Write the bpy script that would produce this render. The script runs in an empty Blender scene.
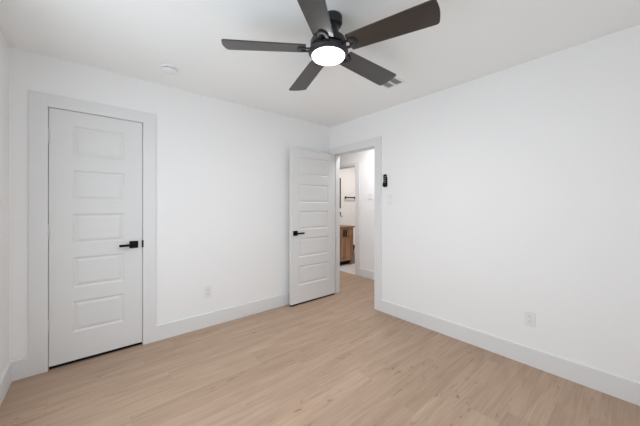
import bpy, bmesh, math, random
from mathutils import Vector, Matrix
random.seed(7)
S = bpy.context.scene
COL = S.collection

# ------------------------------------------------------------------ camera
H = 2.44
W = 3.15          # x runs from -W (left wall) to 0 (right wall)
L = 3.40          # y runs from -L (wall behind the camera) to 0 (closet wall)
FPX = 269.658
cam_d = bpy.data.cameras.new('camera')
cam = bpy.data.objects.new('camera', cam_d)
COL.objects.link(cam)
cam.location = (-2.6819, -2.9574, 1.2722)
cam.rotation_euler = (math.pi / 2, 0, 0.8717 - math.pi / 2)
cam_d.sensor_fit = 'HORIZONTAL'
cam_d.sensor_width = 36.0
cam_d.lens = 36.0 * FPX / 640.0
cam_d.shift_y = -6.552 / 640.0
cam_d.clip_start = 0.02
S.camera = cam

# ------------------------------------------------------------------ light
wd = bpy.data.worlds.new('sky')
S.world = wd
wd.use_nodes = True
bg = wd.node_tree.nodes['Background']
bg.inputs['Color'].default_value = (0.80, 0.90, 1.0, 1)
bg.inputs['Strength'].default_value = 2.0

def area(name, loc, rot, sx, sy, power, col=(1, 1, 1)):
    d = bpy.data.lights.new(name, 'AREA')
    d.shape = 'RECTANGLE'
    d.size, d.size_y = sx, sy
    d.energy = power
    d.color = col
    o = bpy.data.objects.new(name, d)
    o.location = loc
    o.rotation_euler = rot
    COL.objects.link(o)
    return o

# daylight through the window of the left wall (the added rear window has the sky alone), and the hall / bathroom ceiling lights
area('daylight', (-W - 0.22, -1.75, 1.215), (0, -math.pi / 2, 0), 1.73, 1.6, 22, (0.87, 0.94, 1.0))
area('hall_light', (0.52, -0.30, 2.40), (0, 0, 0), 0.4, 0.4, 12.5, (1.0, 0.975, 0.98))
area('bathroom_light', (2.1, 0.75, 2.40), (0, 0, 0), 0.5, 0.5, 14.0, (1.0, 0.965, 0.94))

vs = S.view_settings
S.display_settings.display_device = 'sRGB'
vs.view_transform = 'Standard'
vs.look = 'None'
vs.gamma = 1.0
vs.use_curve_mapping = False
vs.exposure = 0.0
S.cycles.diffuse_bounces = 10
S.cycles.max_bounces = 14
S.cycles.sample_clamp_indirect = 6.0
S.cycles.sample_clamp_direct = 3.4

# ------------------------------------------------------------------ materials
def mat(name, col, rough=0.5, metal=0.0, bump=0.0, bscale=200.0, var=0.0, emit=None, spec=0.5):
    m = bpy.data.materials.new(name)
    m.use_nodes = True
    nt = m.node_tree
    b = nt.nodes['Principled BSDF']
    b.inputs['Base Color'].default_value = (*col, 1)
    b.inputs['Roughness'].default_value = rough
    b.inputs['Metallic'].default_value = metal
    b.inputs['Specular IOR Level'].default_value = spec
    tc = nt.nodes.new('ShaderNodeTexCoord')
    if bump or var:
        n = nt.nodes.new('ShaderNodeTexNoise')
        n.inputs['Scale'].default_value = bscale
        n.inputs['Detail'].default_value = 3
        nt.links.new(tc.outputs['Object'], n.inputs['Vector'])
        if bump:
            bp = nt.nodes.new('ShaderNodeBump')
            bp.inputs['Strength'].default_value = bump
            bp.inputs['Distance'].default_value = 0.002
            nt.links.new(n.outputs['Fac'], bp.inputs['Height'])
            nt.links.new(bp.outputs['Normal'], b.inputs['Normal'])
        if var:
            r = nt.nodes.new('ShaderNodeMix')
            r.data_type = 'RGBA'
            r.inputs['A'].default_value = (*[c * (1 - var) for c in col], 1)
            r.inputs['B'].default_value = (*[min(1, c * (1 + var)) for c in col], 1)
            nt.links.new(n.outputs['Fac'], r.inputs['Factor'])
            nt.links.new(r.outputs['Result'], b.inputs['Base Color'])
    if emit:
        b.inputs['Emission Color'].default_value = (*emit[0], 1)
        b.inputs['Emission Strength'].default_value = emit[1]
    return m

M_WALL = mat('white_wall_paint', (0.84, 0.84, 0.84), 0.75, bump=0.06, bscale=260, spec=0.25)
M_CEIL = mat('ceiling_paint', (0.895, 0.91, 0.905), 0.9, bump=0.08, bscale=180, spec=0.15)
M_TRIM = mat('trim_paint', (0.735, 0.737, 0.738), 0.42, spec=0.4)
M_DOOR = mat('door_paint', (0.71, 0.71, 0.705), 0.40, spec=0.4)
M_BLACK = mat('matte_black_metal', (0.004, 0.004, 0.0045), 0.55, var=0.2, bscale=90, spec=0.15)
M_BLADE = None
M_HOUSING = mat('dark_fan_metal', (0.018, 0.018, 0.021), 0.40, metal=0.2, var=0.15, bscale=40)
M_LIGHT = mat('frosted_light', (0.95, 0.95, 0.95), 0.4, emit=((1.0, 0.995, 0.985), 112.0))
M_PLASTIC = mat('white_plastic', (0.78, 0.78, 0.78), 0.35, var=0.02, bscale=60)
M_SLOT = mat('dark_slot', (0.09, 0.09, 0.09), 0.6, var=0.1, bscale=60)
M_HINGE = mat('painted_hinge', (0.62, 0.62, 0.61), 0.4, var=0.03, bscale=90)
M_VENT = mat('white_vent_metal', (0.84, 0.84, 0.84), 0.45, var=0.02, bscale=60)
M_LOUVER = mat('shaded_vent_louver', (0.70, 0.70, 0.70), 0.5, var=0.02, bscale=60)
M_REMOTE = mat('black_plastic', (0.003, 0.003, 0.003), 0.5, var=0.2, bscale=90, spec=0.2)
M_BUTTON = mat('grey_button', (0.30, 0.30, 0.31), 0.4, var=0.1, bscale=90)
M_TILE = None

def nodes(name):
    m = bpy.data.materials.new(name)
    m.use_nodes = True
    return m, m.node_tree, m.node_tree.nodes['Principled BSDF']

def mth(nt, op, a, b=None, c=None):
    n = nt.nodes.new('ShaderNodeMath')
    n.operation = op
    for i, v in enumerate((a, b, c)):
        if v is None:
            continue
        if isinstance(v, (int, float)):
            n.inputs[i].default_value = v
        else:
            nt.links.new(v, n.inputs[i])
    return n.outputs[0]

def ramp(nt, fac, stops):
    r = nt.nodes.new('ShaderNodeValToRGB')
    e = r.color_ramp.elements
    while len(e) < len(stops):
        e.new(0.5)
    for el, (p, c) in zip(e, stops):
        el.position = p
        el.color = (*c, 1)
    nt.links.new(fac, r.inputs['Fac'])
    return r.outputs['Color']

def mixc(nt, fac, a, b, mode='MIX'):
    n = nt.nodes.new('ShaderNodeMix')
    n.data_type = 'RGBA'
    n.blend_type = mode
    for k, v in (('Factor', fac), ('A', a), ('B', b)):
        s = n.inputs[k] if k != 'Factor' else n.inputs[0]
        if k == 'A':
            s = n.inputs[6]
        if k == 'B':
            s = n.inputs[7]
        if isinstance(v, (int, float)):
            s.default_value = v
        elif isinstance(v, tuple):
            s.default_value = (*v, 1)
        else:
            nt.links.new(v, s)
    return n.outputs[2]

def plank_material():
    m, nt, b = nodes('oak_plank_floor')
    tc = nt.nodes.new('ShaderNodeTexCoord')
    sp = nt.nodes.new('ShaderNodeSeparateXYZ')
    nt.links.new(tc.outputs['Object'], sp.inputs[0])
    x, y = sp.outputs['X'], sp.outputs['Y']
    PW, PL = 0.182, 1.22
    rowf = mth(nt, 'DIVIDE', mth(nt, 'ADD', y, 0.06), PW)
    row = mth(nt, 'FLOOR', rowf)
    wn = nt.nodes.new('ShaderNodeTexWhiteNoise')
    wn.noise_dimensions = '1D'
    nt.links.new(mth(nt, 'ADD', row, 31.7), wn.inputs['W'])
    colf = mth(nt, 'DIVIDE', mth(nt, 'ADD', x, mth(nt, 'MULTIPLY', wn.outputs['Value'], 1.22)), PL)
    colm = mth(nt, 'FLOOR', colf)
    cx = nt.nodes.new('ShaderNodeCombineXYZ')
    nt.links.new(row, cx.inputs[0])
    nt.links.new(colm, cx.inputs[1])
    pid = nt.nodes.new('ShaderNodeTexWhiteNoise')
    pid.noise_dimensions = '2D'
    nt.links.new(cx.outputs[0], pid.inputs['Vector'])
    pv = pid.outputs['Value']
    # grain, stretched along the plank, shifted per plank
    def coords(sx, sy):
        g = nt.nodes.new('ShaderNodeCombineXYZ')
        nt.links.new(mth(nt, 'ADD', mth(nt, 'MULTIPLY', x, sx), mth(nt, 'MULTIPLY', pv, 37.0)), g.inputs[0])
        nt.links.new(mth(nt, 'ADD', mth(nt, 'MULTIPLY', y, sy), mth(nt, 'MULTIPLY', pv, 91.0)), g.inputs[1])
        return g.outputs[0]
    def noise(v, sc, det, dist=0.0, rough=0.55):
        n = nt.nodes.new('ShaderNodeTexNoise')
        n.inputs['Scale'].default_value = sc
        n.inputs['Detail'].default_value = det
        n.inputs['Roughness'].default_value = rough
        n.inputs['Distortion'].default_value = dist
        nt.links.new(v, n.inputs['Vector'])
        return n.outputs['Fac']
    fine = noise(coords(2.2, 60.0), 1.0, 5, 0.3)
    mid = noise(coords(1.3, 13.0), 1.0, 4, 1.2)
    wave = nt.nodes.new('ShaderNodeTexWave')
    wave.wave_type = 'BANDS'
    wave.bands_direction = 'Y'
    wave.inputs['Scale'].default_value = 2.2
    wave.inputs['Distortion'].default_value = 9.0
    wave.inputs['Detail'].default_value = 2.0
    wave.inputs['Detail Scale'].default_value = 0.7
    nt.links.new(coords(1.1, 9.0), wave.inputs['Vector'])
    knot = noise(coords(9.0, 42.0), 1.0, 1, 0.8)
    zone = noise(coords(1.6, 5.0), 1.0, 1, 0.0)
    streak = noise(coords(1.8, 34.0), 1.0, 2, 0.6)
    base = ramp(nt, mid, [(0.25, FLOOR_D), (0.5, FLOOR_M), (0.75, FLOOR_L)])
    tone = ramp(nt, pv, [(0.0, (0.93, 0.925, 0.91)), (0.5, (0.985, 0.985, 0.98)), (1.0, (1.035, 1.03, 1.03))])
    c = mixc(nt, 1.0, base, tone, 'MULTIPLY')
    fg = ramp(nt, fine, [(0.32, (0.88, 0.86, 0.84)), (0.55, (1.0, 1.0, 1.0)), (0.75, (1.05, 1.05, 1.04))])
    c = mixc(nt, 0.8, c, fg, 'MULTIPLY')
    wg = ramp(nt, wave.outputs['Fac'], [(0.0, (0.93, 0.92, 0.90)), (0.35, (1.0, 1.0, 1.0)), (1.0, (1.02, 1.02, 1.02))])
    c = mixc(nt, 0.6, c, wg, 'MULTIPLY')
    sf = ramp(nt, streak, [(0.62, (0, 0, 0)), (0.74, (1, 1, 1))])
    c = mixc(nt, mth(nt, 'MULTIPLY', sf, 0.45), c, (0.29, 0.19, 0.13))
    kf = ramp(nt, knot, [(0.64, (0, 0, 0)), (0.74, (1, 1, 1))])
    zf = ramp(nt, zone, [(0.50, (0, 0, 0)), (0.60, (1, 1, 1))])
    kz = mth(nt, 'MULTIPLY', kf, zf)
    c = mixc(nt, mth(nt, 'MULTIPLY', kz, 0.8), c, (0.19, 0.115, 0.075))
    # seams
    fy = mth(nt, 'FRACT', rowf)
    fx = mth(nt, 'FRACT', colf)
    sy = mth(nt, 'MINIMUM', fy, mth(nt, 'SUBTRACT', 1.0, fy))
    sx = mth(nt, 'MULTIPLY', mth(nt, 'MINIMUM', fx, mth(nt, 'SUBTRACT', 1.0, fx)), PL / PW)
    seam = mth(nt, 'LESS_THAN', mth(nt, 'MINIMUM', sx, sy), 0.007)
    c = mixc(nt, mth(nt, 'MULTIPLY', seam, 0.2), c, (0.22, 0.15, 0.10))
    nt.links.new(c, b.inputs['Base Color'])
    b.inputs['Roughness'].default_value = 0.48
    b.inputs['Specular IOR Level'].default_value = 0.35
    bp = nt.nodes.new('ShaderNodeBump')
    bp.inputs['Strength'].default_value = 0.08
    bp.inputs['Distance'].default_value = 0.001
    nt.links.new(fine, bp.inputs['Height'])
    nt.links.new(bp.outputs['Normal'], b.inputs['Normal'])
    return m

FLOOR_D = (0.375, 0.258, 0.182)
FLOOR_M = (0.440, 0.313, 0.228)
FLOOR_L = (0.490, 0.356, 0.265)
M_FLOOR = plank_material()

def wood_material(name, dark, light, axis, sc=1.0, rough=0.4, spec=0.5):
    m, nt, b = nodes(name)
    tc = nt.nodes.new('ShaderNodeTexCoord')
    mp = nt.nodes.new('ShaderNodeMapping')
    s = [28.0 * sc] * 3
    s[axis] = 2.0 * sc
    mp.inputs['Scale'].default_value = s
    nt.links.new(tc.outputs['Object'], mp.inputs['Vector'])
    n = nt.nodes.new('ShaderNodeTexNoise')
    n.inputs['Scale'].default_value = 1.0
    n.inputs['Detail'].default_value = 4
    n.inputs['Distortion'].default_value = 0.5
    nt.links.new(mp.outputs[0], n.inputs['Vector'])
    c = ramp(nt, n.outputs['Fac'], [(0.3, dark), (0.7, light)])
    nt.links.new(c, b.inputs['Base Color'])
    b.inputs['Roughness'].default_value = rough
    b.inputs['Specular IOR Level'].default_value = spec
    return m

M_BLADE = wood_material('dark_wood_blade', (0.022, 0.017, 0.015), (0.036, 0.029, 0.025), 0, 0.9, 0.27, 0.8)
M_VANITY = wood_material('brown_vanity_wood', (0.17, 0.082, 0.038), (0.44, 0.245, 0.125), 2, 0.9, 0.45)
M_VTOP = wood_material('dark_wood_top', (0.13, 0.07, 0.035), (0.27, 0.15, 0.08), 0, 0.9, 0.4)

def tile_material():
    m, nt, b = nodes('pale_floor_tile')
    tc = nt.nodes.new('ShaderNodeTexCoord')
    br = nt.nodes.new('ShaderNodeTexBrick')
    br.inputs['Color1'].default_value = (0.80, 0.79, 0.79, 1)
    br.inputs['Color2'].default_value = (0.76, 0.75, 0.75, 1)
    br.inputs['Mortar'].default_value = (0.55, 0.54, 0.53, 1)
    br.inputs['Scale'].default_value = 1.0
    br.inputs['Mortar Size'].default_value = 0.004
    br.inputs['Brick Width'].default_value = 0.6
    br.inputs['Row Height'].default_value = 0.3
    nt.links.new(tc.outputs['Object'], br.inputs['Vector'])
    nt.links.new(br.outputs['Color'], b.inputs['Base Color'])
    b.inputs['Roughness'].default_value = 0.3
    return m
M_TILE = tile_material()

def glass_material():
    m = bpy.data.materials.new('window_glass')
    m.use_nodes = True
    nt = m.node_tree
    nt.nodes.clear()
    o = nt.nodes.new('ShaderNodeOutputMaterial')
    mx = nt.nodes.new('ShaderNodeMixShader')
    t = nt.nodes.new('ShaderNodeBsdfTransparent')
    g = nt.nodes.new('ShaderNodeBsdfGlossy')
    g.inputs['Roughness'].default_value = 0.03
    mx.inputs[0].default_value = 0.07
    nt.links.new(t.outputs[0], mx.inputs[1])
    nt.links.new(g.outputs[0], mx.inputs[2])
    nt.links.new(mx.outputs[0], o.inputs['Surface'])
    return m
M_GLASS = glass_material()

def mirror_material():
    m, nt, b = nodes('mirror_glass')
    b.inputs['Base Color'].default_value = (0.85, 0.86, 0.86, 1)
    b.inputs['Metallic'].default_value = 1.0
    b.inputs['Roughness'].default_value = 0.03
    return m
M_MIRROR = mirror_material()

# ------------------------------------------------------------------ mesh helpers
def box(bm, x0, x1, y0, y1, z0, z1, mx=None):
    P = [Vector((x, y, z)) for z in (z0, z1) for y in (y0, y1) for x in (x0, x1)]
    if mx is not None:
        P = [mx @ p for p in P]
    v = [bm.verts.new(p) for p in P]
    for f in ((0, 2, 3, 1), (4, 5, 7, 6), (0, 1, 5, 4), (2, 6, 7, 3), (0, 4, 6, 2), (1, 3, 7, 5)):
        bm.faces.new([v[i] for i in f])

def lathe(bm, prof, n=40, mx=None, caps=True):
    rings = []
    for r, z in prof:
        ring = []
        for i in range(n):
            a = 2 * math.pi * i / n
            p = Vector((r * math.cos(a), r * math.sin(a), z))
            ring.append(bm.verts.new(mx @ p if mx is not None else p))
        rings.append(ring)
    for a, b in zip(rings, rings[1:]):
        for i in range(n):
            j = (i + 1) % n
            bm.faces.new((a[i], a[j], b[j], b[i]))
    if caps:
        bm.faces.new(list(reversed(rings[0])))
        bm.faces.new(rings[-1])

def prism(bm, pts, z0, z1, mx=None):
    lo = [Vector((x, y, z0)) for x, y in pts]
    hi = [Vector((x, y, z1)) for x, y in pts]
    if mx is not None:
        lo = [mx @ p for p in lo]
        hi = [mx @ p for p in hi]
    a = [bm.verts.new(p) for p in lo]
    b = [bm.verts.new(p) for p in hi]
    n = len(pts)
    bm.faces.new(list(reversed(a)))
    bm.faces.new(b)
    for i in range(n):
        j = (i + 1) % n
        bm.faces.new((a[i], a[j], b[j], b[i]))

def tube(bm, path, r, n=10):
    path = [Vector(p) for p in path]
    rings = []
    for i, p in enumerate(path):
        t = (path[min(i + 1, len(path) - 1)] - path[max(i - 1, 0)]).normalized()
        up = Vector((0, 0, 1)) if abs(t.z) < 0.9 else Vector((1, 0, 0))
        s = t.cross(up).normalized()
        u = s.cross(t)
        rings.append([bm.verts.new(p + r * (math.cos(2 * math.pi * k / n) * s + math.sin(2 * math.pi * k / n) * u)) for k in range(n)])
    for a, b in zip(rings, rings[1:]):
        for i in range(n):
            j = (i + 1) % n
            bm.faces.new((a[i], a[j], b[j], b[i]))
    bm.faces.new(list(reversed(rings[0])))
    bm.faces.new(rings[-1])

def obj(name, bm, m, parent=None, bevel=0.0, smooth=False, loc=None, seg=2):
    bmesh.ops.recalc_face_normals(bm, faces=bm.faces)
    me = bpy.data.meshes.new(name)
    bm.to_mesh(me)
    bm.free()
    me.materials.append(m)
    o = bpy.data.objects.new(name, me)
    COL.objects.link(o)
    if parent is not None:
        o.parent = parent
    if loc is not None:
        o.location = loc
    if smooth:
        for p in me.polygons:
            p.use_smooth = True
        try:
            me.set_sharp_from_angle(angle=math.radians(38))
        except Exception:
            pass
    if bevel:
        b = o.modifiers.new('bevel', 'BEVEL')
        b.width = bevel
        b.segments = seg
        b.limit_method = 'ANGLE'
        b.angle_limit = math.radians(40)
    return o

def boxes(name, lst, m, parent=None, bevel=0.0):
    bm = bmesh.new()
    for b in lst:
        box(bm, *b)
    return obj(name, bm, m, parent, bevel)

def tag(o, label, cat, group=None, kind=None):
    if label: o['label'] = label
    if cat: o['category'] = cat
    if group: o['group'] = group
    if kind: o['kind'] = kind
    return o

def empty(name, loc, rotz, label, cat, group=None, kind=None):
    o = bpy.data.objects.new(name, None)
    o.empty_display_size = 0.1
    o.location = loc
    o.rotation_euler = (0, 0, rotz)
    COL.objects.link(o)
    return tag(o, label, cat, group, kind)

def struct(name, lst, m, label, cat, bevel=0.0):
    o = boxes(name, lst, m, None, bevel)
    return tag(o, label, cat, None, 'structure')

# ------------------------------------------------------------------ room shell
T = 0.015           # trim thickness
BB = 0.1455         # baseboard height
CW = 0.10           # casing width
WT = 0.115          # wall thickness
DL, DR, DH = -2.951, -2.331, 2.045       # closet opening
OL, OR, OH = -0.070, -0.832, 2.025       # entry opening (along y)
HX = 1.05           # far wall of the hall
BL, BR, BH = 1.21, 0.45, 2.035           # bathroom opening (along y)
Y1 = 1.63           # bathroom wall behind the vanity
HY0, HY1 = -2.6, 1.9                     # hall ends
BX1, BY0 = 3.4, -0.3                     # bathroom extents
WY0, WY1, WZ0, WZ1 = -2.55, -0.95, 0.35, 2.08     # left wall window
VX0, VX1 = -3.0, -1.7                           # rear window, added for fill light

struct('floor', [(-W - WT, HX + 0.03, -L - WT, 2.05, -0.1, 0.0)], M_FLOOR,
       'light oak wood plank floor of the bedroom and hall', 'floor')
struct('ceiling', [(-W - WT, BX1 + WT, -L - WT, 2.05, H, H + 0.1)], M_CEIL,
       'flat white painted ceiling over the bedroom', 'ceiling')
struct('wall_back', [(-W - WT, DL, 0, WT, 0, H), (DR, 0, 0, WT, 0, H), (DL, DR, 0, WT, DH, H)], M_WALL,
       'white wall with the closet door in it', 'wall')
struct('wall_right', [(0, WT, OL, WT, 0, H), (0, WT, -L - WT, OR, 0, H), (0, WT, OR, OL, OH, H)], M_WALL,
       'long white wall with the open doorway to the hall', 'wall')
struct('wall_left', [(-W - WT, -W, WY1, 0, 0, H), (-W - WT, -W, -L, WY0, 0, H),
                     (-W - WT, -W, WY0, WY1, 0, WZ0), (-W - WT, -W, WY0, WY1, WZ1, H)], M_WALL,
       'white wall at the far left edge of the picture', 'wall')
struct('wall_front', [(-W - WT, VX0, -L - WT, -L, 0, H), (VX1, 0, -L - WT, -L, 0, H),
                      (VX0, VX1, -L - WT, -L, 0, WZ0), (VX0, VX1, -L - WT, -L, WZ1, H)], M_WALL,
       'white wall behind the camera with an added fill window', 'wall')
struct('wall_closet', [(-W - WT, -2.0, 0.70, 0.80, 0, H), (-W - WT, -W, WT, 0.70, 0, H), (-2.1, -2.0, WT, 0.70, 0, H)], M_WALL,
       'dark inside of the closet behind its closed door', 'wall')
struct('wall_hall', [(HX, HX + WT, HY0, BR, 0, H), (HX, HX + WT, BL, HY1, 0, H), (HX, HX + WT, BR, BL, BH, H)], M_WALL,
       'bright white hall wall seen through the open doorway', 'wall')
struct('wall_hall_end', [(WT, HX, HY0 - WT, HY0, 0, H), (0, HX, HY1, HY1 + WT, 0, H), (0, WT, WT, HY1, 0, H)], M_WALL,
       'end walls of the hall out of sight beside the doorway', 'wall')
struct('wall_bathroom', [(HX + WT, BX1, Y1, Y1 + WT, 0, H), (BX1, BX1 + WT, BY0, Y1 + WT, 0, H), (HX + WT, BX1, BY0 - WT, BY0, 0, H)],
       mat('warm_white_paint', (0.80, 0.775, 0.76), 0.75, bump=0.05, bscale=260, spec=0.25),
       'warm white bathroom wall seen through both doorways', 'wall')
struct('floor_bathroom', [(HX + 0.03, BX1 + WT, BY0 - WT, 2.05, -0.1, 0.004)], M_TILE,
       'pale tile floor of the bathroom beyond the hall', 'floor')

# baseboards
def bb_profile(bm, mx, length):
    # profile in local (t, z), extruded along local x
    pr = [(0, 0), (T, 0), (T, BB - 0.006), (T - 0.005, BB), (0, BB)]
    a = [bm.verts.new(mx @ Vector((0, -t, z))) for t, z in pr]
    b = [bm.verts.new(mx @ Vector((length, -t, z))) for t, z in pr]
    n = len(pr)
    bm.faces.new(a)
    bm.faces.new(list(reversed(b)))
    for i in range(n):
        j = (i + 1) % n
        bm.faces.new((a[i], b[i], b[j], a[j]))

def baseboard(name, runs, label):
    bm = bmesh.new()
    for (x, y, rz, ln) in runs:
        bb_profile(bm, Matrix.Translation((x, y, 0)) @ Matrix.Rotation(rz, 4, 'Z'), ln)
    return tag(obj(name, bm, M_TRIM), label, 'baseboard', None, 'structure')

q = math.pi / 2
baseboard('baseboard_back', [(-W, 0, 0, DL - CW + W), (DR + CW, 0, 0, -(DR + CW))],
          'white baseboard along the closet wall')
baseboard('baseboard_right', [(0, OR - CW, -q, L + OR - CW)], 'long white baseboard along the right wall')
baseboard('baseboard_left', [(-W, -L, q, L - T)], 'white baseboard on the left wall at the picture edge')
baseboard('baseboard_front', [(0 - T, -L, 2 * q, W - 2 * T)], 'white baseboard on the wall behind the camera')
baseboard('baseboard_hall', [(HX, BR - CW, -q, BR - CW - HY0)], 'white baseboard of the hall seen through the doorway')
baseboard('baseboard_bathroom', [(1.76, Y1, 0, BX1 - 1.76)], 'white baseboard on the bathroom wall beside the vanity')

# casings with jamb linings
JT = 0.018
tr = struct('trim_1', [(DL - CW, DL, -T, 0, 0, DH + CW), (DR, DR + CW, -T, 0, 0, DH + CW), (DL, DR, -T, 0, DH, DH + CW)],
            M_TRIM, 'wide flat white casing framing the closed closet door', 'door casing', bevel=0.0005)
boxes('jamb', [(DL - 0.001, DL + 0.002, 0, WT, 0, DH), (DR - 0.002, DR + 0.001, 0, WT, 0, DH), (DL, DR, 0, WT, DH - 0.002, DH + 0.001),
               (DL, DL + 0.012, 0.042, 0.075, 0, DH), (DR - 0.012, DR, 0.042, 0.075, 0, DH), (DL, DR, 0.042, 0.075, DH - 0.012, DH)], M_TRIM, tr)
sp = boxes('strike_plate', [(DR - 0.009, DR + 0.003, -0.0175, -0.004, 0.897, 0.963)], M_BLACK, tr, 0.002)
sp['label'] = 'small black strike plate on the closet casing'

tr = struct('trim_2', [(-T, 0, OR - CW, OR, 0, OH + CW), (-T, 0, OL, -0.001, 0, OH + CW), (-T, 0, OR, OL, OH, OH + CW),
                       (WT, WT + T, OR - CW, OR, 0, OH + CW), (WT, WT + T, OL, OL + CW, 0, OH + CW), (WT, WT + T, OR, OL, OH, OH + CW)],
            M_TRIM, 'wide flat white casing around the open doorway to the hall', 'door casing', bevel=0.0005)
boxes('jamb', [(0, WT, OR - 0.001, OR + 0.002, 0, OH), (0, WT, OL - 0.002, OL + 0.001, 0, OH), (0, WT, OR, OL, OH - 0.002, OH + 0.001),
               (0.042, 0.075, OR, OR + 0.012, 0, OH), (0.042, 0.075, OL - 0.012, OL, 0, OH), (0.042, 0.075, OR, OL, OH - 0.012, OH)], M_TRIM, tr)
tr = struct('trim_3', [(HX - T, HX, BR - CW, BR, 0, BH + 0.05), (HX - T, HX, BL, BL + CW, 0, BH + 0.05), (HX - T, HX, BR, BL, BH, BH + 0.05)],
            M_TRIM, 'white casing around the bathroom doorway across the hall', 'door casing', bevel=0.0005)
boxes('jamb', [(HX, HX + WT, BR - 0.001, BR + 0.002, 0, BH), (HX, HX + WT, BL - 0.002, BL + 0.001, 0, BH), (HX, HX + WT, BR, BL, BH - 0.002, BH + 0.001),
               (HX + 0.05, HX + 0.085, BR, BL, BH - 0.014, BH)], M_TRIM, tr)
boxes('threshold', [(HX - 0.005, HX + 0.045, BR, BL, 0.0, 0.008)], M_TILE, tr, 0.003)

# windows (behind the camera; they light the room, the rear one added for fill)
def window(name, along_x, a0, a1, c, label):
    root = empty(name, ((a0 + a1) / 2, c, WZ0) if along_x else (c, (a0 + a1) / 2, WZ0), 0, label, 'window', None, 'structure')
    w, h = (a1 - a0) / 2, WZ1 - WZ0
    def bb(u0, u1, t0, t1, z0, z1):
        return (u0, u1, t0, t1, z0, z1) if along_x else (t0, t1, u0, u1, z0, z1)
    f = 0.045
    boxes('window_frame', [bb(-w, -w + f, -0.03, 0.03, 0, h), bb(w - f, w, -0.03, 0.03, 0, h), bb(-w + f, w - f, -0.03, 0.03, 0, f),
                           bb(-w + f, w - f, -0.03, 0.03, h - f, h), bb(-w + f, w - f, -0.025, 0.025, h / 2 - 0.02, h / 2 + 0.02)], M_TRIM, root, 0.002)
    boxes('pane', [bb(-w + f, w - f, -0.003, 0.003, f, h / 2 - 0.02), bb(-w + f, w - f, -0.003, 0.003, h / 2 + 0.02, h - f)], M_GLASS, root)
window('window_1', False, WY0, WY1, -W - 0.07, 'white framed window in the left wall, out of the picture')
window('fill_window', True, VX0, VX1, -L - 0.07, 'unseen white framed window added for fill light in the wall behind the camera')

# ------------------------------------------------------------------ doors
def quad_strip(bm, a, b):
    n = len(a)
    for i in range(n):
        j = (i + 1) % n
        bm.faces.new((a[i], a[j], b[j], b[i]))

PANELS = [(0.250, 0.502), (0.610, 0.860), (0.967, 1.213), (1.318, 1.568), (1.682, 1.926)]

def door(name, loc, w, h, inset, z0, hinge_x, label):
    """slab stands in local x 0..w, front face at y=0 (normal -y), back at y=TH"""
    TH = 0.035
    root = empty(name, loc, 0, label, 'door', None, 'structure')
    bm = bmesh.new()
    xs = [0, inset, w - inset, w]
    zs = [0] + [z - z0 for p in PANELS for z in p] + [h]
    for face, s in ((0.0, 1), (TH, -1)):
        for i in range(3):
            for j in range(len(zs) - 1):
                a, b, c, d = xs[i], xs[i + 1], zs[j], zs[j + 1]
                def ring(k, dep):
                    return [bm.verts.new((x, face + s * dep, z)) for x, z in ((a + k, c + k), (b - k, c + k), (b - k, d - k), (a + k, d - k))]
                r0 = ring(0, 0)
                if i == 1 and j % 2 == 1:
                    r1 = ring(0.004, 0.002); r2 = ring(0.014, 0.008); r3 = ring(0.022, 0.008)
                    quad_strip(bm, r0, r1); quad_strip(bm, r1, r2); quad_strip(bm, r2, r3)
                    bm.faces.new(r3)
                else:
                    bm.faces.new(r0)
    for (x0, x1, z_0, z_1) in ((0, 0, 0, h), (w, w, 0, h)):
        v = [bm.verts.new(p) for p in ((x0, 0, 0), (x0, TH, 0), (x0, TH, h), (x0, 0, h))]
        bm.faces.new(v)
    for z in (0, h):
        bm.faces.new([bm.verts.new(p) for p in ((0, 0, z), (w, 0, z), (w, TH, z), (0, TH, z))])
    bmesh.ops.remove_doubles(bm, verts=bm.verts, dist=0.0004)
    obj('door_slab', bm, M_DOOR, root)
    for (c, d) in PANELS:
        bm = bmesh.new()
        c -= z0; d -= z0
        for face, s in ((0.0, 1), (TH, -1)):
            def ring(k, dep):
                return [bm.verts.new((x, face + s * dep, z)) for x, z in ((inset + k, c + k), (w - inset - k, c + k), (w - inset - k, d - k), (inset + k, d - k))]
            rb = ring(0.019, 0.010); r0 = ring(0.019, 0.0078); r1 = ring(0.034, 0.003); r2 = ring(0.038, 0.002)
            quad_strip(bm, rb, r0); quad_strip(bm, r0, r1); quad_strip(bm, r1, r2)
            bm.faces.new(r2)
            bm.faces.new(rb)
        obj('door_panel', bm, M_DOOR, root)
    sw = boxes('bottom_strip', [(0.002, w - 0.002, 0.004, TH - 0.004, 0.005 - z0, 0.0)], M_BLACK, root)  # black strip filling most of the gap under the slab
    sw['label'] = 'black strip along the bottom edge of the door'
    return root

def lever(root, x, z, direction, back=True):
    """square rosette with a straight lever, in front of local y=0"""
    h = empty_child('door_handle', root, (x, 0, z))
    sides = ((-1, 0.0),) + (((1, 0.035),) if back else ())
    for s, y in sides:
        def yy(a, b):
            lo, hi = sorted((y + s * a, y + s * b))
            return lo, hi
        y0, y1 = yy(0.0, 0.009)
        boxes('rosette', [(-0.033, 0.033, y0, y1, -0.032, 0.032)], M_BLACK, h, 0.002)
        bm = bmesh.new()
        mx = Matrix.Translation((0, y, 0)) @ Matrix.Rotation(-s * math.pi / 2, 4, 'X')
        lathe(bm, [(0.012, 0.008), (0.012, 0.05)], 20, mx)
        y0, y1 = yy(0.042, 0.056)
        x0, x1 = sorted((-direction * 0.012, direction * 0.109))
        box(bm, x0, x1, y0, y1, -0.011, 0.010)
        obj('lever', bm, M_BLACK, h, 0.002)
    return h

def empty_child(name, parent, loc):
    o = bpy.data.objects.new(name, None)
    o.empty_display_size = 0.05
    COL.objects.link(o)
    o.parent = parent
    o.location = loc
    return o

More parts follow.
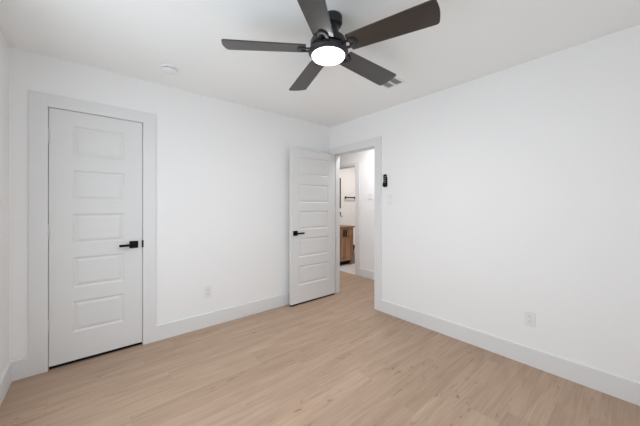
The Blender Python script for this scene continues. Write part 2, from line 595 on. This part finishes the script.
def hinge(root, x, y, z, plate_dx, leaf=True):
    bm = bmesh.new()
    mx = Matrix.Translation((x, y, z))
    lathe(bm, [(0.004, -0.053), (0.006, -0.050), (0.006, 0.050), (0.004, 0.053)], 14, mx)
    a, b = sorted((0, plate_dx))
    if leaf:
        box(bm, x + a, x + b, y + 0.003, y + 0.006, z - 0.05, z + 0.05)
    return obj('hinge', bm, M_HINGE, root, smooth=True)

DZ = 0.025
d1 = door('door_1', (DL + 0.005, 0.0, DZ), DR - DL - 0.010, DH - 0.005 - DZ, 0.135, DZ, 0, 'closed white five panel closet door with black lever handle')
for z in (1.82, 1.08, 0.345):
    hinge(d1, -0.003, -0.0085, z - DZ, 0.03, False)
hd = lever(d1, -2.401 - (DL + 0.005), 0.928 - DZ, -1)
hd['label'] = 'black square rose and straight lever'

OW = 0.758
OY = -0.116       # camera-side face of the open door
d2 = door('door_2', (-0.014 - OW, OY, 0.023), OW, OH - 0.008 - 0.023, 0.122, 0.023, OW, 'white five panel bedroom door standing open against the closet wall')
hd = lever(d2, 0.066, 0.928 - 0.023, 1, back=True)
hd['label'] = 'black square rose and straight lever'
for z in (1.80, 1.03, 0.25):
    hinge(d2, OW + 0.006, 0.040, z, -0.03)

# ------------------------------------------------------------------ ceiling fan
FX, FY = -1.575, -1.7204
ZB = 2.2374
fan = empty('ceiling_fan', (FX, FY, H), 0, 'black five blade ceiling fan with round white light on the ceiling', 'ceiling fan')
def fz(z): return z - H
CX, CY = 0.021, -0.0135      # the canopy sits a little off the hub, as the fan hangs in the photograph
bm = bmesh.new()
lathe(bm, [(0.058, 0.0), (0.061, -0.004), (0.061, fz(2.398)), (0.057, fz(2.388)), (0.044, fz(2.382))], 48, Matrix.Translation((CX, CY, 0)))
obj('canopy', bm, M_HOUSING, fan, smooth=True)
bm = bmesh.new()
prof = [(0.042, 2.384), (0.045, 2.362), (0.054, 2.340), (0.068, 2.318), (0.082, 2.304), (0.094, 2.298)]
rings = []
for r, z in prof:
    t = (z - 2.298) / (2.384 - 2.298)
    rings.append([bm.verts.new((CX * t + r * math.cos(2 * math.pi * i / 48), CY * t + r * math.sin(2 * math.pi * i / 48), fz(z))) for i in range(48)])
for ra, rb in zip(rings, rings[1:]):
    for i in range(48):
        bm.faces.new((ra[i], ra[(i + 1) % 48], rb[(i + 1) % 48], rb[i]))
bm.faces.new(rings[0]); bm.faces.new(rings[-1])
obj('neck', bm, M_HOUSING, fan, smooth=True)
bm = bmesh.new()
lathe(bm, [(0.092, fz(2.300)), (0.104, fz(2.292)), (0.110, fz(2.280)), (0.110, fz(2.250)), (0.100, fz(2.244))], 56)
obj('motor_housing', bm, M_HOUSING, fan, smooth=True)
bm = bmesh.new()
lathe(bm, [(0.096, fz(2.246)), (0.114, fz(2.234)), (0.122, fz(2.224)), (0.122, fz(2.214)), (0.112, fz(2.202)), (0.103, fz(2.196)), (0.100, fz(2.197)), (0.095, fz(2.206))], 56)
obj('light_ring', bm, M_HOUSING, fan, smooth=True)
bm = bmesh.new()
RL = 0.100
prof = [(RL, fz(2.200))] + [(RL * math.cos(a), fz(2.191) - 0.014 * math.sin(a)) for a in [i * math.pi / 2 / 9 for i in range(9)]] + [(0.008, fz(2.177))]
lathe(bm, prof, 56)
lm = obj('lamp_diffuser', bm, M_LIGHT, fan, smooth=True)
lm['label'] = 'glowing round white diffuser'

PH = -1.2452
PITCH = -0.2034
R0, R1 = 0.138, 0.632
def blade_outline():
    w0, w1 = 0.060, 0.0758
    pts = [(R0, -w0 + 0.004), (R0 + 0.006, -w0 - 0.001)]
    r = 0.014
    pts += [(R1 - r - 0.006, -w1)]
    for i in range(6):
        a = -math.pi / 2 + i * math.pi / 2 / 5
        pts.append((R1 - r - 0.006 + r * math.cos(a), -w1 + r + r * math.sin(a)))
    n = 6
    r2 = 0.020
    cy = w1 - r2
    for i in range(1, n):
        t = i / n
        pts.append((R1 - 0.006 + 0.008 * math.sin(math.pi * t), (-w1 + r) * (1 - t) + cy * t))
    for i in range(7):
        a = i * math.pi / 2 / 6
        pts.append((R1 - r2 - 0.006 + r2 * math.cos(a), cy + r2 * math.sin(a)))
    pts += [(R0 + 0.006, w0 + 0.001), (R0, w0 - 0.004)]
    return pts
def arch(r, n=9):
    """half ring of the bracket pad, from one arm round the outer end to the other"""
    return [(0.150 + r * 1.25 * math.cos(t), r * math.sin(t)) for t in [-math.pi / 2 + math.pi * i / n for i in range(n + 1)]]
for k in range(5):
    a = PH + k * 2 * math.pi / 5
    mx = Matrix.Rotation(a, 4, 'Z') @ Matrix.Translation((0, 0, fz(ZB))) @ Matrix.Rotation(PITCH, 4, 'X')
    bm = bmesh.new()
    prism(bm, blade_outline(), -0.003, 0.004)
    b = obj('blade', bm, M_BLADE, fan, 0.001)
    b.matrix_local = mx
    # blade iron: two arms from the ring and an arched pad screwed under the blade
    bm = bmesh.new()
    oo, ii = arch(0.032), arch(0.015)
    for i in range(len(oo) - 1):
        prism(bm, [ii[i], oo[i], oo[i + 1], ii[i + 1]], -0.0115, -0.0032)
    for s in (-1, 1):
        y0, y1 = (0.015, 0.032) if s > 0 else (-0.032, -0.015)
        prism(bm, [(0.118, y0), (0.150, y0), (0.150, y1), (0.118, y1)], -0.0115, -0.0032)
        v = [bm.verts.new((x, s * y, z)) for x, y, z in ((0.092, 0.016, 0.004), (0.092, 0.036, 0.004), (0.120, 0.032, -0.0035), (0.120, 0.015, -0.0035),
                                                        (0.092, 0.016, -0.010), (0.092, 0.036, -0.010), (0.120, 0.032, -0.0118), (0.120, 0.015, -0.0118))]
        for f in ((0, 1, 2, 3), (7, 6, 5, 4), (0, 4, 5, 1), (1, 5, 6, 2), (2, 6, 7, 3), (3, 7, 4, 0)):
            bm.faces.new([v[i] for i in f])
    br = obj('blade_bracket', bm, M_HOUSING, fan, 0.0015)
    br.matrix_local = mx

# ------------------------------------------------------------------ small wall and ceiling fittings
def outlet(name, loc, rotz, label):
    r = empty(name, loc, rotz, label, 'outlet', 'wall outlets')
    boxes('faceplate', [(-0.036, 0.036, -0.006, 0, -0.058, 0.058)], M_PLASTIC, r, 0.003)
    for s in (-1, 1):
        bm = bmesh.new()
        c = s * 0.021
        pts = [(0.0165 * math.cos(t) if abs(math.cos(t)) < 0.9 else 0.015 * (1 if math.cos(t) > 0 else -1), 0.0145 * max(-0.85, min(0.85, math.sin(t))) / 0.85) for t in [i * math.pi / 10 for i in range(20)]]
        mx = Matrix.Translation((0, -0.006, c)) @ Matrix.Rotation(math.pi / 2, 4, 'X')
        prism(bm, pts, -0.001, 0.0022, mx)
        f = obj('receptacle', bm, M_PLASTIC, r)
        bm = bmesh.new()
        for x, hh in ((-0.0062, 0.0045), (0.0062, 0.0036)):
            box(bm, x - 0.0012, x + 0.0012, -0.0086, -0.0078, c + 0.001 - hh + 0.003, c + 0.001 + hh + 0.003)
        lathe(bm, [(0.0024, 0.0), (0.0024, 0.0008)], 10, Matrix.Translation((0, -0.0078, c - 0.008)) @ Matrix.Rotation(math.pi / 2, 4, 'X'))
        obj('socket_slots', bm, M_SLOT, f)
    bm = bmesh.new()
    lathe(bm, [(0.003, 0.0), (0.0025, 0.0012)], 12, Matrix.Translation((0, -0.006, 0)) @ Matrix.Rotation(math.pi / 2, 4, 'X'))
    obj('screw', bm, M_HINGE, r)
    return r
o1 = outlet('wall_outlet', (-1.751, 0, 0.366), 0, 'white outlet low on the closet wall between the two doors')
o2 = outlet('wall_outlet', (0, -2.387, 0.371), -q, 'white outlet low on the long right wall')

def switch(loc, rotz, label, n=1):
    r = empty('light_switch', loc, rotz, label, 'light switch')
    wd_ = 0.036 + 0.023 * (n - 1)
    boxes('faceplate', [(-wd_, wd_, -0.006, 0, -0.060, 0.060)], M_PLASTIC, r, 0.003)
    for k in range(n):
        c = (k - (n - 1) / 2) * 0.046
        bm = bmesh.new()
        v = [bm.verts.new(p) for p in ((c - 0.0165, -0.006, -0.033), (c + 0.0165, -0.006, -0.033), (c + 0.0165, -0.006, 0.033), (c - 0.0165, -0.006, 0.033),
                                       (c - 0.0165, -0.0105, -0.033), (c + 0.0165, -0.0105, -0.033), (c + 0.0165, -0.0072, 0.0), (c - 0.0165, -0.0072, 0.0),
                                       (c + 0.0165, -0.0078, 0.033), (c - 0.0165, -0.0078, 0.033))]
        for f in ((0, 3, 2, 1), (4, 5, 6, 7), (7, 6, 8, 9), (0, 1, 5, 4), (2, 3, 9, 8)):
            bm.faces.new([v[i] for i in f])
        bm.faces.new([v[i] for i in (1, 2, 8, 6, 5)])
        bm.faces.new([v[i] for i in (0, 4, 7, 9, 3)])
        obj('rocker', bm, M_PLASTIC, r)
    return r
switch((0, -1.052, 1.358), -q, 'white rocker light switch on the bedroom wall below the black remote')
switch((HX, 0.105, 1.45), -q, 'white switch plate on the bright hall wall beside the doorway edge', 2)

# remote in its wall cradle
ry, rz_ = -0.990, 1.580
r = empty('remote_holder', (0, ry, rz_), -q, 'black wall cradle holding the fan remote beside the doorway', 'remote holder')
bm = bmesh.new()
def stadium(w, h, n=8):
    pts = []
    for i in range(n + 1):
        t = math.pi * i / n
        pts.append((w * math.cos(t), h - w * 0.7 + w * 0.7 * math.sin(t)))
    for i in range(n + 1):
        t = math.pi + math.pi * i / n
        pts.append((w * math.cos(t), -h + w * 0.7 + w * 0.7 * math.sin(t)))
    return pts
rx = Matrix.Rotation(math.pi / 2, 4, 'X')
prism(bm, stadium(0.025, 0.062), 0.0, 0.004, Matrix.Translation((0, 0, -0.012)) @ rx)
obj('back_plate', bm, M_REMOTE, r)
bm = bmesh.new()
def cup(w, n=10):
    return [(w * math.cos(math.pi + math.pi * i / n), -0.056 + (w - 0.006) * math.sin(math.pi + math.pi * i / n)) for i in range(n + 1)]
outer, inner = cup(0.0275), cup(0.0240)
prism(bm, [(-0.0255, -0.014)] + outer + [(0.0255, -0.014), (0.0240, -0.014)] + inner[::-1] + [(-0.0240, -0.014)], 0.0, 0.021, rx)
prism(bm, [(-0.0255, -0.040)] + outer + [(0.0255, -0.040)], 0.0208, 0.0235, rx)
obj('cradle_pocket', bm, M_REMOTE, r, 0.001)
r = empty('fan_remote', (0, ry, rz_), -q, 'slim black fan remote standing in its wall cradle', 'remote')
bm = bmesh.new()
prism(bm, [(x, y + 0.003) for x, y in stadium(0.0215, 0.0745)], 0.0045, 0.0200, rx)
obj('remote_body', bm, M_REMOTE, r, 0.002)
for i, z in enumerate((0.048, 0.026, 0.004, -0.018)):
    for x in (-0.009, 0.009):
        bm = bmesh.new()
        lathe(bm, [(0.0055, 0.0200), (0.0050, 0.0222)], 14, Matrix.Translation((x, 0, z)) @ rx)
        obj('button', bm, M_BUTTON, r)

# smoke detector
sd = empty('smoke_detector', (-2.190, -0.395, H), 0, 'round white smoke detector on the ceiling above the closet wall', 'smoke detector')
bm = bmesh.new()
lathe(bm, [(0.064, 0), (0.064, -0.008), (0.058, -0.011)], 40)
obj('base_plate', bm, M_VENT, sd, smooth=True)
bm = bmesh.new()
lathe(bm, [(0.050, -0.010), (0.050, -0.019)], 40)
g = obj('grille_gap', bm, M_SLOT, sd, smooth=True)
bm = bmesh.new()
lathe(bm, [(0.052, -0.019), (0.060, -0.020), (0.060, -0.029), (0.050, -0.036), (0.020, -0.039), (0.010, -0.039)], 40)
obj('cover', bm, M_VENT, sd, smooth=True)
bm = bmesh.new()
lathe(bm, [(0.008, -0.0385), (0.007, -0.041)], 16, Matrix.Translation((0.018, -0.02, 0)))
obj('test_button', bm, M_PLASTIC, sd)

# ceiling air register
av = empty('air_vent', (-0.560, -1.443, H), 0, 'white ceiling air vent partly hidden behind a fan blade tip', 'air vent')
hx_, hy_ = 0.116, 0.102
boxes('vent_frame', [(-hx_, hx_, -hy_, -hy_ + 0.024, -0.006, 0), (-hx_, hx_, hy_ - 0.024, hy_, -0.006, 0),
                     (-hx_, -hx_ + 0.024, -hy_ + 0.024, hy_ - 0.024, -0.006, 0), (hx_ - 0.024, hx_, -hy_ + 0.024, hy_ - 0.024, -0.006, 0),
                     (-hx_ + 0.024, hx_ - 0.024, -0.011, 0.011, -0.006, 0)], M_VENT, av, 0.001)
boxes('backing', [(-hx_ + 0.01, hx_ - 0.01, -hy_ + 0.01, hy_ - 0.01, -0.0012, 0)], mat('duct_shade_grey', (0.33, 0.33, 0.33), 0.6, var=0.05, bscale=60), av)  # flat grey sheet; the shade between the louvers is put into its colour
for k, (y0, y1) in enumerate(((-hy_ + 0.024, -0.011), (0.011, hy_ - 0.024))):
    n = 5
    for i in range(n):
        yc = y0 + (y1 - y0) * (i + 0.5) / n
        bm = bmesh.new()
        mx = Matrix.Translation((0, yc, -0.006)) @ Matrix.Rotation(math.radians(42), 4, 'X')
        box(bm, -hx_ + 0.024, hx_ - 0.024, -0.0042, 0.0042, -0.0005, 0.0005, mx)
        obj('louver', bm, M_LOUVER, av)

# ------------------------------------------------------------------ bathroom beyond the hall
VX, VY, VT = 1.705, 1.120, 0.838
vn = empty('vanity_cabinet', (1.44, VY, 0.004), 0, 'brown wooden vanity cabinet in the bathroom seen through the doorway', 'cabinet')
def V(x0, x1, y0, y1, z0, z1): return (x0 - 1.44, x1 - 1.44, y0 - VY, y1 - VY, z0, z1)
boxes('body', [V(1.18, VX, VY + 0.014, 1.615, 0.13, VT - 0.03)], M_VANITY, vn, 0.003)
boxes('face_frame', [V(1.18, 1.225, VY, VY + 0.015, 0.11, VT - 0.03), V(VX - 0.045, VX, VY, VY + 0.015, 0.11, VT - 0.03), V(1.225, VX - 0.045, VY, VY + 0.015, VT - 0.06, VT - 0.03),
                     V(1.225, VX - 0.045, VY, VY + 0.015, 0.595, 0.625), V(1.225, VX - 0.045, VY - 0.004, VY + 0.015, 0.10, 0.165)], M_VANITY, vn, 0.003)
ct = boxes('countertop', [V(1.17, VX + 0.035, VY - 0.025, 1.618, VT - 0.03, VT)], M_VTOP, vn, 0.004)
dr = boxes('drawer', [V(1.232, VX - 0.052, VY - 0.012, VY + 0.012, 0.632, VT - 0.068)], M_VANITY, vn, 0.003)
bm = bmesh.new()
for x in (1.375, 1.4225, 1.47):
    box(bm, *V(x - 0.008, x + 0.008, VY - 0.026, VY - 0.011, 0.640, 0.760))
for z in (0.645, 0.700, 0.755):
    box(bm, *V(1.372, 1.473, VY - 0.024, VY - 0.011, z - 0.008, z + 0.008))
pl = obj('drawer_pull', bm, M_BLACK, dr, 0.002)
pl['label'] = 'dark square lattice pull'
for x0, x1 in ((1.230, 1.4415), (1.4435, VX - 0.050)):
    dd = boxes('cabinet_door', [V(x0, x1, VY - 0.010, VY + 0.012, 0.170, 0.590)] + [V(x0 + 0.006 + i * (x1 - x0 - 0.012) / 3, x0 + 0.002 + (i + 1) * (x1 - x0 - 0.012) / 3, VY - 0.017, VY - 0.009, 0.176, 0.584) for i in range(3)], M_VANITY, vn, 0.003)
for x0 in (1.185, VX - 0.062):
    for y0 in (VY + 0.004, 1.55):
        bm = bmesh.new()
        prism(bm, [(x0 - 1.44, 0.0), (x0 + 0.05 - 1.44, 0.0), (x0 + 0.056 - 1.44, 0.06), (x0 - 0.004 - 1.44, 0.06)], 0, 0.13, Matrix.Translation((0, y0 - VY, 0)))
        obj('leg', bm, M_VANITY, vn, 0.004)
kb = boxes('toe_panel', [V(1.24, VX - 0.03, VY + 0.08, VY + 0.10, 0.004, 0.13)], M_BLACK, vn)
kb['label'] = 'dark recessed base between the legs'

mr = empty('wall_mirror', (1.45, Y1, 1.6), 0, 'black framed mirror above the brown vanity, only its edge showing', 'mirror')
mw, mz0, mz1 = 0.345, -0.37, 0.345
boxes('mirror_frame', [(-mw, -mw + 0.022, -0.028, -0.001, mz0, mz1), (mw - 0.022, mw, -0.028, -0.001, mz0, mz1), (-mw + 0.022, mw - 0.022, -0.028, -0.001, mz1 - 0.022, mz1), (-mw + 0.022, mw - 0.022, -0.028, -0.001, mz0, mz0 + 0.022)], M_BLACK, mr, 0.002)
boxes('mirror_glass', [(-mw + 0.02, mw - 0.02, -0.016, -0.002, mz0 + 0.02, mz1 - 0.02)], M_MIRROR, mr)

tb = empty('towel_bar', (2.135, Y1, 1.487), 0, 'short black towel bar on the white bathroom wall', 'towel bar')
bm = bmesh.new()
tube(bm, [(-0.19, -0.06, 0), (0.19, -0.06, 0)], 0.014, 12)
obj('bar', bm, M_BLACK, tb, smooth=True)
for s in (-1, 1):
    boxes('bracket', [(s * 0.165 - 0.022, s * 0.165 + 0.022, -0.012, -0.0005, -0.026, 0.026), (s * 0.165 - 0.012, s * 0.165 + 0.012, -0.072, -0.010, -0.014, 0.014)], M_BLACK, tb, 0.002)

hk = empty('towel_hook', (1.806, Y1, 1.085), 0, 'small black hook on the bathroom wall just above the vanity', 'hook')
boxes('hook_plate', [(-0.014, 0.014, -0.008, -0.0005, 0.0, 0.055)], M_BLACK, hk, 0.002)
bm = bmesh.new()
tube(bm, [(0, -0.006, 0.03), (0, -0.012, -0.015), (0.0, -0.028, -0.045), (0.0, -0.05, -0.05), (0, -0.062, -0.03)], 0.008, 10)
obj('hook_arm', bm, M_BLACK, hk, smooth=True)

tp = empty('toilet_brush', (1.748, 1.150, 0.004), 0, 'small toilet brush in its holder on the tile floor beside the vanity', 'toilet brush')
bm = bmesh.new()
lathe(bm, [(0.030, 0.0), (0.034, 0.006), (0.030, 0.16), (0.024, 0.26), (0.026, 0.30), (0.020, 0.302)], 24)
obj('holder', bm, mat('grey_brown_plastic', (0.30, 0.26, 0.23), 0.5, var=0.1, bscale=60), tp, smooth=True)
bm = bmesh.new()
lathe(bm, [(0.012, 0.300), (0.016, 0.32), (0.024, 0.345), (0.026, 0.39), (0.020, 0.415), (0.008, 0.42)], 24)
obj('handle', bm, M_BLACK, tp, smooth=True)
